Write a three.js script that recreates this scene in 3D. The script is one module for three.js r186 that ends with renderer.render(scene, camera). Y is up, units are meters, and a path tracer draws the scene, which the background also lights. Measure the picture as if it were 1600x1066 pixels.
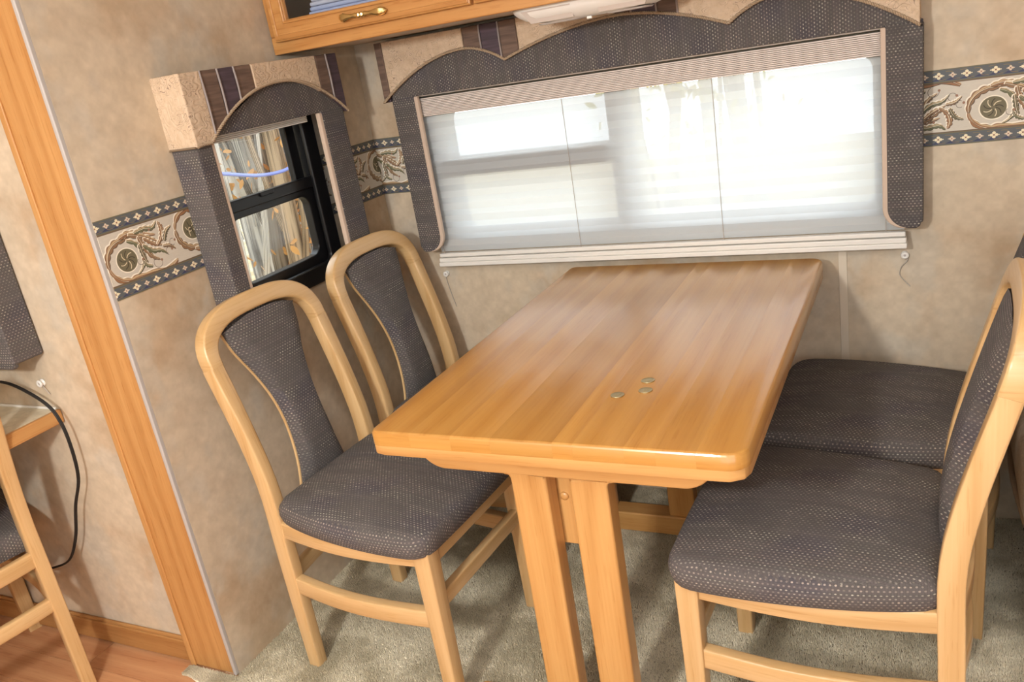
import * as THREE from 'three';
import { RoundedBoxGeometry } from 'three/addons/geometries/RoundedBoxGeometry.js';
import { mergeGeometries, mergeVertices, toCreasedNormals } from 'three/addons/utils/BufferGeometryUtils.js';
import { RectAreaLightUniformsLib } from 'three/addons/lights/RectAreaLightUniformsLib.js';

// ---------------------------------------------------------------- camera, sky, lights, exposure
const scene = new THREE.Scene();
const camera = new THREE.PerspectiveCamera(2 * Math.atan(533 / 1316.89) * 180 / Math.PI, 1600 / 1066, 0.05, 100);
camera.rotation.set(-0.333873, 0.492091, -0.167644, 'YXZ');
camera.position.set(1.541608, 1.355710, 2.203973);
scene.add(camera);
RectAreaLightUniformsLib.init();
const renderer = new THREE.WebGLRenderer({ antialias: true });
renderer.toneMapping = THREE.LinearToneMapping;
renderer.toneMappingExposure = 1.1;
renderer.shadowMap.enabled = true;
scene.background = new THREE.Color(0.88, 0.96, 1.0);
scene.backgroundIntensity = 3.0;
const KEY_LAMP = { x: 0.82, y: 1.63, z: 2.72, power: 7.5, color: [1.0, 0.985, 0.965] };  // unseen main light behind the camera
const FILL_PANEL = { x: 2.2, z: 2.7, w: 0.9, h: 0.5, power: 8.5, color: [0.95, 0.97, 1.0] };  // added ceiling fill light, out of view

// ---------------------------------------------------------------- helpers
function rng(seed) { let a = seed >>> 0; return () => { a = (a + 0x6D2B79F5) >>> 0; let t = a; t = Math.imul(t ^ (t >>> 15), t | 1); t ^= t + Math.imul(t ^ (t >>> 7), t | 61); return ((t ^ (t >>> 14)) >>> 0) / 4294967296; }; }
const V = (x, y, z) => new THREE.Vector3(x, y, z);
const clamp = (x, a, b) => Math.min(b, Math.max(a, x));
const lerp = (a, b, t) => a + (b - a) * t;
const smooth = (a, b, x) => { const t = clamp((x - a) / (b - a), 0, 1); return t * t * (3 - 2 * t); };
function pwl(x, xs, ys) { // smooth interpolation through points
  if (x <= xs[0]) return ys[0];
  for (let i = 1; i < xs.length; i++) if (x <= xs[i]) {
    const h = xs[i] - xs[i - 1], t = (x - xs[i - 1]) / h;
    const m = (k) => (k <= 0 || k >= xs.length - 1) ? (k <= 0 ? (ys[1] - ys[0]) / (xs[1] - xs[0]) : (ys[k] - ys[k - 1]) / (xs[k] - xs[k - 1])) : (ys[k + 1] - ys[k - 1]) / (xs[k + 1] - xs[k - 1]);
    const t2 = t * t, t3 = t2 * t;
    return (2 * t3 - 3 * t2 + 1) * ys[i - 1] + (t3 - 2 * t2 + t) * h * m(i - 1) + (-2 * t3 + 3 * t2) * ys[i] + (t3 - t2) * h * m(i);
  }
  return ys[ys.length - 1];
}
const names = {};
function numbered(n) { const k = names[n] = (names[n] ?? -1) + 1; return k ? n + '_' + String(k).padStart(3, '0') : n; }
function uvBox(g, grain = 'x', off = [0, 0]) { // uv in metres, u along the grain
  if (g.index) g = g.toNonIndexed();
  const p = g.attributes.position, n = g.attributes.normal, uv = new Float32Array(p.count * 2), G = 'xyz'.indexOf(grain);
  for (let i = 0; i < p.count; i += 3) {
    const nn = [0, 0, 0];
    for (let k = 0; k < 3; k++) { nn[0] += Math.abs(n.getX(i + k)); nn[1] += Math.abs(n.getY(i + k)); nn[2] += Math.abs(n.getZ(i + k)); }
    const a = nn[0] > nn[1] && nn[0] > nn[2] ? 0 : nn[1] > nn[2] ? 1 : 2;
    let U = G, W = 3 - a - G;
    if (a === G) { U = (G + 1) % 3; W = (G + 2) % 3; }
    for (let k = 0; k < 3; k++) { const q = [p.getX(i + k), p.getY(i + k), p.getZ(i + k)]; uv[(i + k) * 2] = q[U] + off[0]; uv[(i + k) * 2 + 1] = q[W] + off[1] + (a === 1 ? 0.13 : 0); }
  }
  g.setAttribute('uv', new THREE.BufferAttribute(uv, 2));
  return g;
}
function rb(w, h, d, x, y, z, r = 0.003, seg = 2) { const g = new RoundedBoxGeometry(w, h, d, seg, Math.min(r, w / 2.01, h / 2.01, d / 2.01)); g.translate(x, y, z); return g; }
function clean(g) { const o = new THREE.BufferGeometry(); const s = g.index ? g.toNonIndexed() : g; for (const k of ['position', 'normal', 'uv']) o.setAttribute(k, s.attributes[k]); return o; }
const join = (a) => a.length === 1 ? a[0] : mergeGeometries(a.map(clean));
function mesh(name, g, m, parent) { const o = new THREE.Mesh(Array.isArray(g) ? join(g) : g, m); o.castShadow = o.receiveShadow = true; o.name = name; if (parent) parent.add(o); return o; }
function tag(o, label, category, group) { o.userData.label = label; o.userData.category = category; if (group) o.userData.group = group; return o; }
function thing(name, label, category, pos = [0, 0, 0], group) { const o = new THREE.Group(); o.name = numbered(name); o.position.set(...pos); scene.add(o); return tag(o, label, category, group); }
function struct(name, g, m, parent) { const o = mesh(name, g, m, parent || scene); if (!parent) o.userData.kind = 'structure'; return o; }
function loft(rings, capA = true, capB = true, closed = true) { // rings: arrays of [x,y,z], same length
  const pos = [], idx = [], n = rings[0].length;
  for (const r of rings) for (const q of r) pos.push(...q);
  for (let i = 0; i + 1 < rings.length; i++) for (let j = 0; j < (closed ? n : n - 1); j++) {
    const a = i * n + j, b = i * n + (j + 1) % n, c = a + n, d = b + n; idx.push(a, b, d, a, d, c);
  }
  const cap = (r, flip) => { const c = pos.length / 3; let x = 0, y = 0, z = 0; for (const q of rings[r]) { x += q[0]; y += q[1]; z += q[2]; } pos.push(x / n, y / n, z / n);
    for (let j = 0; j < n; j++) { const a = r * n + j, b = r * n + (j + 1) % n; if (flip) idx.push(c, b, a); else idx.push(c, a, b); } };
  if (capA) cap(0, true); if (capB) cap(rings.length - 1, false);
  const g = new THREE.BufferGeometry();
  g.setAttribute('position', new THREE.Float32BufferAttribute(pos, 3)); g.setIndex(idx);
  // orient outward
  g.computeBoundingBox(); let vol = 0; const P = g.attributes.position, A = V(), B = V(), C = V();
  for (let i = 0; i < idx.length; i += 3) { A.fromBufferAttribute(P, idx[i]); B.fromBufferAttribute(P, idx[i + 1]); C.fromBufferAttribute(P, idx[i + 2]); vol += A.dot(B.cross(C)); }
  if (vol < 0) { for (let i = 0; i < idx.length; i += 3) { const t = idx[i]; idx[i] = idx[i + 1]; idx[i + 1] = t; } g.setIndex(idx); }
  const q = toCreasedNormals(g, 0.7);
  q.setAttribute('uv', new THREE.Float32BufferAttribute(new Float32Array(q.attributes.position.count * 2), 2));
  return q;
}
function section(c, a, b, A, B, r) { // rounded-rectangle ring around c with half axes A (unit a), B (unit b)
  const out = [], k = 3; r = Math.min(r, A, B);
  for (const [sx, sy, t0] of [[1, 1, 0], [-1, 1, 1], [-1, -1, 2], [1, -1, 3]]) for (let i = 0; i <= k; i++) {
    const t = (t0 + i / k) * Math.PI / 2, u = sx * (A - r) + r * Math.cos(t), v = sy * (B - r) + r * Math.sin(t);
    out.push([c.x + a.x * u + b.x * v, c.y + a.y * u + b.y * v, c.z + a.z * u + b.z * v]);
  }
  return out;
}
// sweep along points; side: fixed reference vector for the second axis; A(t) half-size across, B(t) half-size along side
function sweep(pts, side, A, B, r = 0.004) {
  const rings = [], n = pts.length;
  for (let i = 0; i < n; i++) {
    const t = pts[Math.min(i + 1, n - 1)].clone().sub(pts[Math.max(i - 1, 0)]).normalize();
    const s = (typeof side === 'function' ? side(i / (n - 1)) : side).clone(); s.addScaledVector(t, -s.dot(t)).normalize();
    const a = t.clone().cross(s).normalize();
    rings.push(section(pts[i], a, s, typeof A === 'function' ? A(i / (n - 1)) : A, typeof B === 'function' ? B(i / (n - 1)) : B, r));
  }
  return loft(rings);
}
function beam(p, q, side, A, B, r) { return sweep([p, p.clone().lerp(q, 0.5), q], side, A, B, r); }
function tube(pts, r, seg = 32, rad = 8) { const g = new THREE.TubeGeometry(new THREE.CatmullRomCurve3(pts), seg, r, rad); return g; }
function extrude(shape, depth, bevel = 0, seg = 2, curve = 12) { return new THREE.ExtrudeGeometry(shape, { depth: depth - 2 * bevel, bevelEnabled: bevel > 0, bevelSize: bevel, bevelThickness: bevel, bevelOffset: -bevel, bevelSegments: seg, curveSegments: curve }).translate(0, 0, bevel); }
function roundRect(x0, y0, x1, y1, r, target = new THREE.Shape()) {
  const R = Array.isArray(r) ? r : [r, r, r, r]; // bl, br, tr, tl
  target.moveTo(x0 + R[0], y0); target.lineTo(x1 - R[1], y0); if (R[1]) target.absarc(x1 - R[1], y0 + R[1], R[1], -Math.PI / 2, 0);
  target.lineTo(x1, y1 - R[2]); if (R[2]) target.absarc(x1 - R[2], y1 - R[2], R[2], 0, Math.PI / 2);
  target.lineTo(x0 + R[3], y1); if (R[3]) target.absarc(x0 + R[3], y1 - R[3], R[3], Math.PI / 2, Math.PI);
  if (R[0]) target.lineTo(x0, y0 + R[0]); if (R[0]) target.absarc(x0 + R[0], y0 + R[0], R[0], Math.PI, 1.5 * Math.PI);
  return target;
}

// ---------------------------------------------------------------- procedural textures
function noiseTile(seed, nx, ny) { // periodic value noise on an nx x ny lattice, u,v in 0..1
  const r = rng(seed), a = Float32Array.from({ length: nx * ny }, r);
  return (u, v) => { const x = u * nx, y = v * ny, i = Math.floor(x), j = Math.floor(y); let fx = x - i, fy = y - j; fx = fx * fx * (3 - 2 * fx); fy = fy * fy * (3 - 2 * fy);
    const at = (p, q) => a[((q % ny) + ny) % ny * nx + ((p % nx) + nx) % nx];
    return lerp(lerp(at(i, j), at(i + 1, j), fx), lerp(at(i, j + 1), at(i + 1, j + 1), fx), fy); };
}
function fbm(seed, nx, ny, oct, gain = 0.5) { const L = []; for (let o = 0; o < oct; o++) L.push(noiseTile(seed + o * 17, nx << o, ny << o));
  let tot = 0; for (let o = 0; o < oct; o++) tot += Math.pow(gain, o);
  return (u, v) => { let s = 0, g = 1; for (const f of L) { s += g * f(u, v); g *= gain; } return s / tot; }; }
function tex(w, h, fn, sizeU, sizeV, srgb = true) { // fn(u,v) -> [r,g,b] 0..255 (or a number)
  const d = new Uint8Array(w * h * 4);
  for (let j = 0; j < h; j++) for (let i = 0; i < w; i++) { const c = fn(i / w, j / h, i, j), k = (j * w + i) * 4; if (typeof c === 'number') { d[k] = d[k + 1] = d[k + 2] = clamp(c, 0, 255); } else { d[k] = clamp(c[0], 0, 255); d[k + 1] = clamp(c[1], 0, 255); d[k + 2] = clamp(c[2], 0, 255); } d[k + 3] = 255; }
  const t = new THREE.DataTexture(d, w, h); t.wrapS = t.wrapT = THREE.RepeatWrapping; t.magFilter = THREE.LinearFilter; t.minFilter = THREE.LinearMipmapLinearFilter; t.generateMipmaps = true;
  if (srgb) t.colorSpace = THREE.SRGBColorSpace; t.repeat.set(1 / sizeU, 1 / sizeV); t.needsUpdate = true; return t;
}
const mix3 = (a, b, t) => [lerp(a[0], b[0], t), lerp(a[1], b[1], t), lerp(a[2], b[2], t)];
function woodTex(seed, light, dark, rings, pore, w = 1024, h = 512, U = 1.2, W = 0.4) { // u along the grain
  const warp = fbm(seed, 2, 3, 3), fine = fbm(seed + 5, 4, 96, 3), pr = fbm(seed + 9, 22, 160, 2), broad = fbm(seed + 13, 2, 5, 2);
  return tex(w, h, (u, v) => {
    const x = v + 0.16 * (warp(u, v) - 0.5), s = 0.5 + 0.5 * Math.sin(2 * Math.PI * rings * x + 5 * warp(u, v));
    let t = 0.34 * Math.pow(s, 1.6) + 0.36 * fine(u, v) + 0.3 * broad(u, v);
    const p = smooth(0.66, 0.8, pr(u, v)) * pore * (0.4 + 0.6 * s);
    return mix3(light, dark, clamp(t * 0.9 + p, 0, 1));
  }, U, W);
}
// colours below are surface colours (sRGB) of the things themselves
const T = {};
T.oak = woodTex(11, [208, 160, 102], [174, 120, 66], 9, 0.5);
T.table = woodTex(23, [208, 157, 90], [178, 122, 58], 6, 0.22);
T.beech = woodTex(37, [224, 191, 142], [190, 148, 94], 7, 0.3);
T.lam = woodTex(51, [218, 168, 124], [182, 124, 84], 8, 0.4);
const wp1 = fbm(101, 5, 5, 4, 0.55), wp2 = fbm(131, 9, 7, 4, 0.6), wp3 = fbm(151, 40, 40, 3, 0.6);
T.paper = tex(1024, 1024, (u, v) => {
  let c = mix3([205, 189, 165], [189, 165, 136], smooth(0.34, 0.74, wp1(u, v)));
  c = mix3(c, [198, 188, 171], 0.7 * smooth(0.46, 0.7, wp2(u, v)));
  const f = (wp3(u, v) - 0.5) * 26; return [c[0] + f, c[1] + f, c[2] + f];
}, 0.85, 0.85);
const cp1 = fbm(201, 7, 7, 4, 0.6), cp2 = fbm(221, 128, 128, 2, 0.7);
T.carpet = tex(1024, 1024, (u, v) => { const a = smooth(0.3, 0.7, cp1(u, v)), b = cp2(u, v); const c = mix3([176, 166, 142], [206, 198, 178], a); const f = (b - 0.5) * 60; return [c[0] + f, c[1] + f, c[2] + f * 0.9]; }, 0.7, 0.7);
T.carpetBump = tex(512, 512, (u, v) => 255 * cp2(u, v), 0.7, 0.7, false);
{ // upholstery: dark weave with pale flecks in staggered rows
  const rr = rng(7), rows = 40, cols = 32, rowB = [], rowC = [], slub = [];
  for (let i = 0; i < rows; i++) { rowB.push(0.55 + 0.45 * rr()); rowC.push(rr()); slub.push(rr()); }
  const keep = Float32Array.from({ length: rows * cols }, rr), band = fbm(71, 2, 3, 2), run = fbm(73, 3, 10, 2), var2 = fbm(77, 6, 6, 2);
  const dots = (u, v) => { const y = v * rows, j = Math.floor(y), fy = y - j - 0.5, x = u * cols + (j % 2) * 0.5, i = Math.floor(x), fx = x - i - 0.5, k = j * cols + ((i % cols) + cols) % cols;
    const d = Math.hypot(fx / 0.26, fy / 0.23); return smooth(1.15, 0.6, d) * rowB[j] * (0.35 + 0.65 * keep[k]) * lerp(0.5, 1.1, smooth(0.35, 0.62, run(u, v))); };
  const weave = (u, v) => 0.5 + 0.25 * Math.sin(u * 2 * Math.PI * 128) + 0.25 * Math.sin(v * 2 * Math.PI * 160);
  T.fabric = tex(1024, 1024, (u, v) => {
    const j = Math.floor(v * rows); let base = mix3([88, 84, 82], [82, 78, 82], smooth(0.45, 0.7, band(u, v))); base = mix3(base, [98, 90, 90], 0.5 * smooth(0.55, 0.9, rowC[j]));
    const w = (weave(u, v) - 0.5) * 40 + (var2(u, v) - 0.5) * 10; base = [base[0] + w, base[1] + w, base[2] + w];
    return mix3(base, slub[j] > 0.75 ? [196, 180, 166] : [206, 200, 184], 0.95 * dots(u, v));
  }, 0.268, 0.24);
  T.fabricBump = tex(1024, 1024, (u, v) => 90 * weave(u, v) + 130 * dots(u, v), 0.268, 0.24, false);
}
{ // cream crackle print
  const a = fbm(301, 6, 10, 3, 0.6), b = fbm(311, 10, 7, 3, 0.6), c = fbm(321, 24, 24, 3);
  T.cream = tex(1024, 1024, (u, v) => { const l1 = Math.abs(Math.sin(a(u, v) * 34)), l2 = Math.abs(Math.sin(b(u, v) * 30)); const line = Math.max(smooth(0.2, 0.03, l1) * smooth(0.4, 0.6, b(u, v)), 0.8 * smooth(0.13, 0.02, l2) * smooth(0.4, 0.62, a(u, v)));
    const base = mix3([218, 196, 170], [198, 174, 146], c(u, v)); return mix3(base, [108, 88, 78], 0.85 * line); }, 0.24, 0.24);
  T.creamBump = tex(512, 512, (u, v) => 120 + 80 * Math.sin(a(u, v) * 34) + 50 * c(u, v), 0.24, 0.24, false);
  const s = fbm(341, 3, 40, 3);
  T.velvet = tex(512, 512, (u, v) => 150 + 100 * s(u, v), 0.2, 0.2);
}
T.stone = tex(512, 512, (u, v) => { const f = (wp3(u, v) - 0.5) * 30 + (wp1(u, v) - 0.5) * 20; return [212 + f, 202 + f, 178 + f]; }, 0.5, 0.5);
const bk = fbm(401, 26, 4, 4, 0.6);
T.bark = tex(512, 512, (u, v) => { const t = bk(u, v); return mix3([226, 222, 212], [128, 124, 118], smooth(0.35, 0.7, t)); }, 1, 1);
T.sofa = tex(512, 512, (u, v) => { const f = (noiseSofa(u, v) - 0.5) * 40; return [178 + f, 164 + f, 146 + f]; }, 0.2, 0.2);
function noiseSofa(u, v) { return (noiseSofa.f ??= fbm(411, 60, 60, 2))(u, v); }

// wallpaper border print: two bands of little flowers and an acanthus scroll between them; one period 0.392 x 0.171 m
const BP = 0.392;
{
  const W = 2048, H = 892, c = document.createElement('canvas'); c.width = W; c.height = H; const x = c.getContext('2d');
  x.fillStyle = '#cdc6b8'; x.fillRect(0, 0, W, H);
  const r = rng(5);
  for (let i = 0; i < 1500; i++) { x.fillStyle = `rgba(${r() > 0.5 ? '235,228,212' : '176,168,156'},0.10)`; x.fillRect(r() * W, r() * H, 20 + r() * 60, 3 + r() * 6); }
  const stroke = (pts, w0, w1, col, off = [0, 0]) => { // tapered stroke through points
    const cv = new THREE.CatmullRomCurve3(pts.map((p) => V(p[0], p[1], 0))), n = 60, L = [], R = [];
    for (let i = 0; i <= n; i++) { const t = i / n, p = cv.getPoint(t), d = cv.getTangent(t), lob = off[2] ? 1 : 0.72 + 0.4 * Math.abs(Math.sin(t * Math.PI * 6)), w = lob * (w0 + (w1 - w0) * t) * Math.pow(Math.sin(Math.PI * clamp(t * 0.9 + 0.1, 0, 1)), 0.6) / 2; L.push([p.x - d.y * w + off[0], p.y + d.x * w + off[1]]); R.push([p.x + d.y * w + off[0], p.y - d.x * w + off[1]]); }
    for (const k of [-W, 0, W]) { x.beginPath(); L.forEach((p, i) => i ? x.lineTo(p[0] + k, p[1]) : x.moveTo(p[0] + k, p[1])); R.reverse().forEach((p) => x.lineTo(p[0] + k, p[1])); R.reverse(); x.closePath(); x.fillStyle = col; x.fill(); } };
  const leaf = (pts, w0, w1, col) => { stroke(pts, w0 + 16, w1 + 13, '#f4eddc', [-7, -9]); stroke(pts, w0 + 9, w1 + 8, '#453b2e', [3, 3]); stroke(pts, w0, w1, col); stroke(pts, w0 * 0.5, w1 * 0.5, '#c3ab86', [w0 * 0.1, -w0 * 0.16]); stroke(pts, w0 * 0.26, w1 * 0.26, col, [w0 * 0.16, -w0 * 0.05]); stroke(pts, 7, 5, '#efe4cb', [0, 0, 1]); stroke(pts, 5, 4, '#3f3529', [6, 6, 1]); };
  const brown = '#8d6d50', rust = '#966d4c', green = '#6a6c4e', olive = '#665f46';
  const half = (ox, flip) => {
    const m = (p) => [p[0] + ox, flip ? H - p[1] : p[1]], L = (pts, a, b, col) => leaf(pts.map(m), a, b, col);
    const cx = 330, cy = 500, ring = (rad, a0, a1, n = 12) => Array.from({ length: n + 1 }, (_, i) => { const a = a0 + (a1 - a0) * i / n; return [cx + rad * Math.cos(a), cy + rad * 0.9 * Math.sin(a)]; });
    L([[1010, 690], [900, 742], [760, 752], [600, 735], ...ring(262, 1.35, 3.1, 6)], 84, 70, rust);
    L([...ring(258, 3.0, 4.75, 7), [470, 245], [560, 252]], 66, 84, brown);
    L(ring(232, -1.3, 1.2, 8), 60, 36, green);
    L([[300, 250], [420, 222], [560, 250], [690, 300], [800, 330]], 70, 46, rust);
    L([[440, 240], [600, 300], [720, 370], [800, 420], [850, 430]], 80, 46, brown);
    L([[520, 240], [660, 225], [790, 240], [860, 185]], 60, 44, green);
    L([[560, 290], [600, 420], [680, 560], [770, 620]], 74, 36, brown);
    L([[590, 400], [700, 490], [820, 520], [900, 590]], 64, 30, green);
    L([[540, 380], [560, 520], [600, 660]], 60, 26, olive);
    L([[620, 330], [740, 420], [860, 470]], 52, 28, rust);
    L([[790, 450], [880, 370], [905, 270], [880, 195]], 44, 70, rust);
    L([[900, 430], [960, 330], [1050, 285]], 56, 34, olive);
    L([[860, 480], [960, 500], [1030, 560]], 44, 26, brown);
    L([[640, 660], [560, 620], [520, 540]], 44, 22, green);
    for (const k of [-W, 0, W]) { const q = m([cx, cy]); x.beginPath(); x.ellipse(q[0] + k, q[1], 150, 140, 0, 0, 7); x.fillStyle = '#f1e9d6'; x.fill(); x.beginPath(); x.ellipse(q[0] + k, q[1], 136, 128, 0, 0, 7); x.fillStyle = '#6f6850'; x.fill();
      for (let i = 0; i < 9; i++) { const a = i * 0.7, s = flip ? -1 : 1; x.strokeStyle = i % 2 ? '#e2d4b4' : '#3f382c'; x.lineWidth = 9; x.beginPath(); x.moveTo(q[0] + k + 24 * Math.cos(a), q[1] + 24 * Math.sin(a)); x.quadraticCurveTo(q[0] + k + 80 * Math.cos(a + 0.2), q[1] + 80 * Math.sin(a + 0.2), q[0] + k + 104 * Math.cos(a + 0.7), q[1] + s * 104 * Math.sin(a + 0.7)); x.stroke(); } }
    x.strokeStyle = '#7c7468'; x.lineWidth = 7;
    for (const [px, py, rad, a0, a1] of [[730, 640, 60, 0, 4.2], [930, 560, 46, 2, 6], [1010, 470, 40, 1, 5.2], [500, 560, 40, 0.4, 4], [700, 270, 34, 3, 6.2]]) for (const k of [-W, 0, W]) { const q = m([px, py]); x.beginPath(); x.arc(q[0] + k, q[1], rad, a0, a1); x.stroke(); x.beginPath(); x.arc(q[0] + k + rad, q[1] - 14, 15, 0, 7); x.fillStyle = '#96705a'; x.fill(); }
  };
  half(20, false); half(20 + W / 2, true);
  for (const top of [0, H - 150]) {
    x.fillStyle = '#5d6164'; x.fillRect(0, top, W, 150); x.fillStyle = '#716c52'; x.fillRect(0, top, W, 10); x.fillRect(0, top + 140, W, 10);
    x.fillStyle = '#6e5a48'; x.fillRect(0, top ? top - 14 : 150, W, 14);
    for (let i = 0; i < 14; i++) { const fx = (i + 0.5) * W / 14, fy = top + 75, s = i % 2 ? 0.72 : 1;
      x.fillStyle = '#3c4260'; x.beginPath(); x.moveTo(fx - 73, top + 130); x.lineTo(fx, top + 92); x.lineTo(fx + 73, top + 130); x.closePath(); x.fill();
      x.strokeStyle = '#857657'; x.lineWidth = 7; x.beginPath(); x.moveTo(fx - 73, top + 30); x.quadraticCurveTo(fx - 40, fy - 50, fx, fy - 52 * s); x.moveTo(fx + 73, top + 120); x.quadraticCurveTo(fx + 40, fy + 50, fx, fy + 50 * s); x.stroke();
      x.fillStyle = i % 2 ? '#dccab2' : '#ece0bf';
      for (const [dx, dy] of [[-26, 0], [26, 0], [0, -24], [0, 24]]) { x.beginPath(); x.ellipse(fx + dx * s, fy + dy * s, 19 * s, 16 * s, 0, 0, 7); x.fill(); }
      for (const dx of [-52, 52]) { x.beginPath(); x.arc(fx + dx * s, fy, 7 * s, 0, 7); x.fill(); }
      x.fillStyle = '#8b5a44'; x.beginPath(); x.arc(fx, fy, 9 * s, 0, 7); x.fill(); }
  }
  T.border = new THREE.CanvasTexture(c); T.border.colorSpace = THREE.SRGBColorSpace; T.border.wrapS = THREE.RepeatWrapping; T.border.wrapT = THREE.ClampToEdgeWrapping; T.border.magFilter = THREE.LinearFilter; T.border.anisotropy = 8;
}

// ---------------------------------------------------------------- materials
const std = (o) => new THREE.MeshStandardMaterial(o), phy = (o) => new THREE.MeshPhysicalMaterial(o);
const tint = (r, g = r, b = r) => new THREE.Color(r, g, b);
const M = {
  paper: std({ map: T.paper, roughness: 0.75 }),
  border: std({ map: T.border, roughness: 0.6 }),
  ceiling: std({ color: 0xe9e6de, roughness: 0.9 }),
  oak: phy({ map: T.oak, roughness: 0.42, bumpMap: T.oak, bumpScale: 0.0004 }),
  cabinet: phy({ map: T.oak, color: tint(0.98, 0.93, 0.84), roughness: 0.38, bumpMap: T.oak, bumpScale: 0.0003 }),
  beech: phy({ map: T.beech, roughness: 0.36, clearcoat: 0.25, clearcoatRoughness: 0.2 }),
  beechDeep: phy({ map: T.beech, color: tint(0.97, 0.86, 0.7), roughness: 0.36, clearcoat: 0.25, clearcoatRoughness: 0.2 }),
  lam: std({ map: T.lam, roughness: 0.4 }),
  fabric: std({ map: T.fabric, roughness: 0.95, bumpMap: T.fabricBump, bumpScale: 0.0012 }),
  lining: std({ color: 0xcab6a4, roughness: 0.9 }),
  cream: std({ map: T.cream, roughness: 0.85, bumpMap: T.creamBump, bumpScale: 0.0012 }),
  brownVelvet: std({ map: T.velvet, color: 0x8f7566, roughness: 0.7 }),
  plumVelvet: std({ map: T.velvet, color: 0x675662, roughness: 0.65 }),
  piping: std({ color: 0x9a918e, roughness: 0.7 }),
  braid: std({ color: 0xb09a80, roughness: 0.9 }),
  black: std({ color: 0x141416, roughness: 0.35 }),
  rubber: std({ color: 0x1c1a1a, roughness: 0.6 }),
  white: std({ color: 0xe8e6e0, roughness: 0.4 }),
  blindPack: std({ color: 0xe2d8d0, roughness: 0.85 }),
  shade: phy({ color: 0xeef4f7, roughness: 0.88, transmission: 0.55, thickness: 0, specularIntensity: 0.1, side: THREE.DoubleSide }),
  string: std({ color: 0xb9b2aa, roughness: 0.9 }),
  glass: phy({ color: 0xffffff, roughness: 0, transmission: 1, thickness: 0, ior: 1.5 }),
  brass: std({ color: tint(0.78, 0.56, 0.24), roughness: 0.22, metalness: 1 }),
  coin: std({ color: tint(0.58, 0.47, 0.26), roughness: 0.34, metalness: 0.9 }),
  seal: std({ color: 0xb5b0ac, roughness: 0.5 }),
  stone: std({ map: T.stone, roughness: 0.35 }),
  bark: std({ map: T.bark, roughness: 0.95 }), barkDark: std({ map: T.bark, color: 0xb0aaa4, roughness: 0.95 }), barkTan: std({ map: T.bark, color: 0xe2cdb4, roughness: 0.95 }),
  sofa: std({ map: T.sofa, roughness: 0.9 }),
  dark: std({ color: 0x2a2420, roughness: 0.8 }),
};
const tableTones = [1, 0.98, 1.02, 0.91, 1.03, 0.98, 1.02, 0.97, 1.0].map((k) => phy({ map: T.table, color: tint(k * 0.93, k * 0.92, k * 0.8), roughness: 0.3, clearcoat: 0.55, clearcoatRoughness: 0.16 }));

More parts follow.
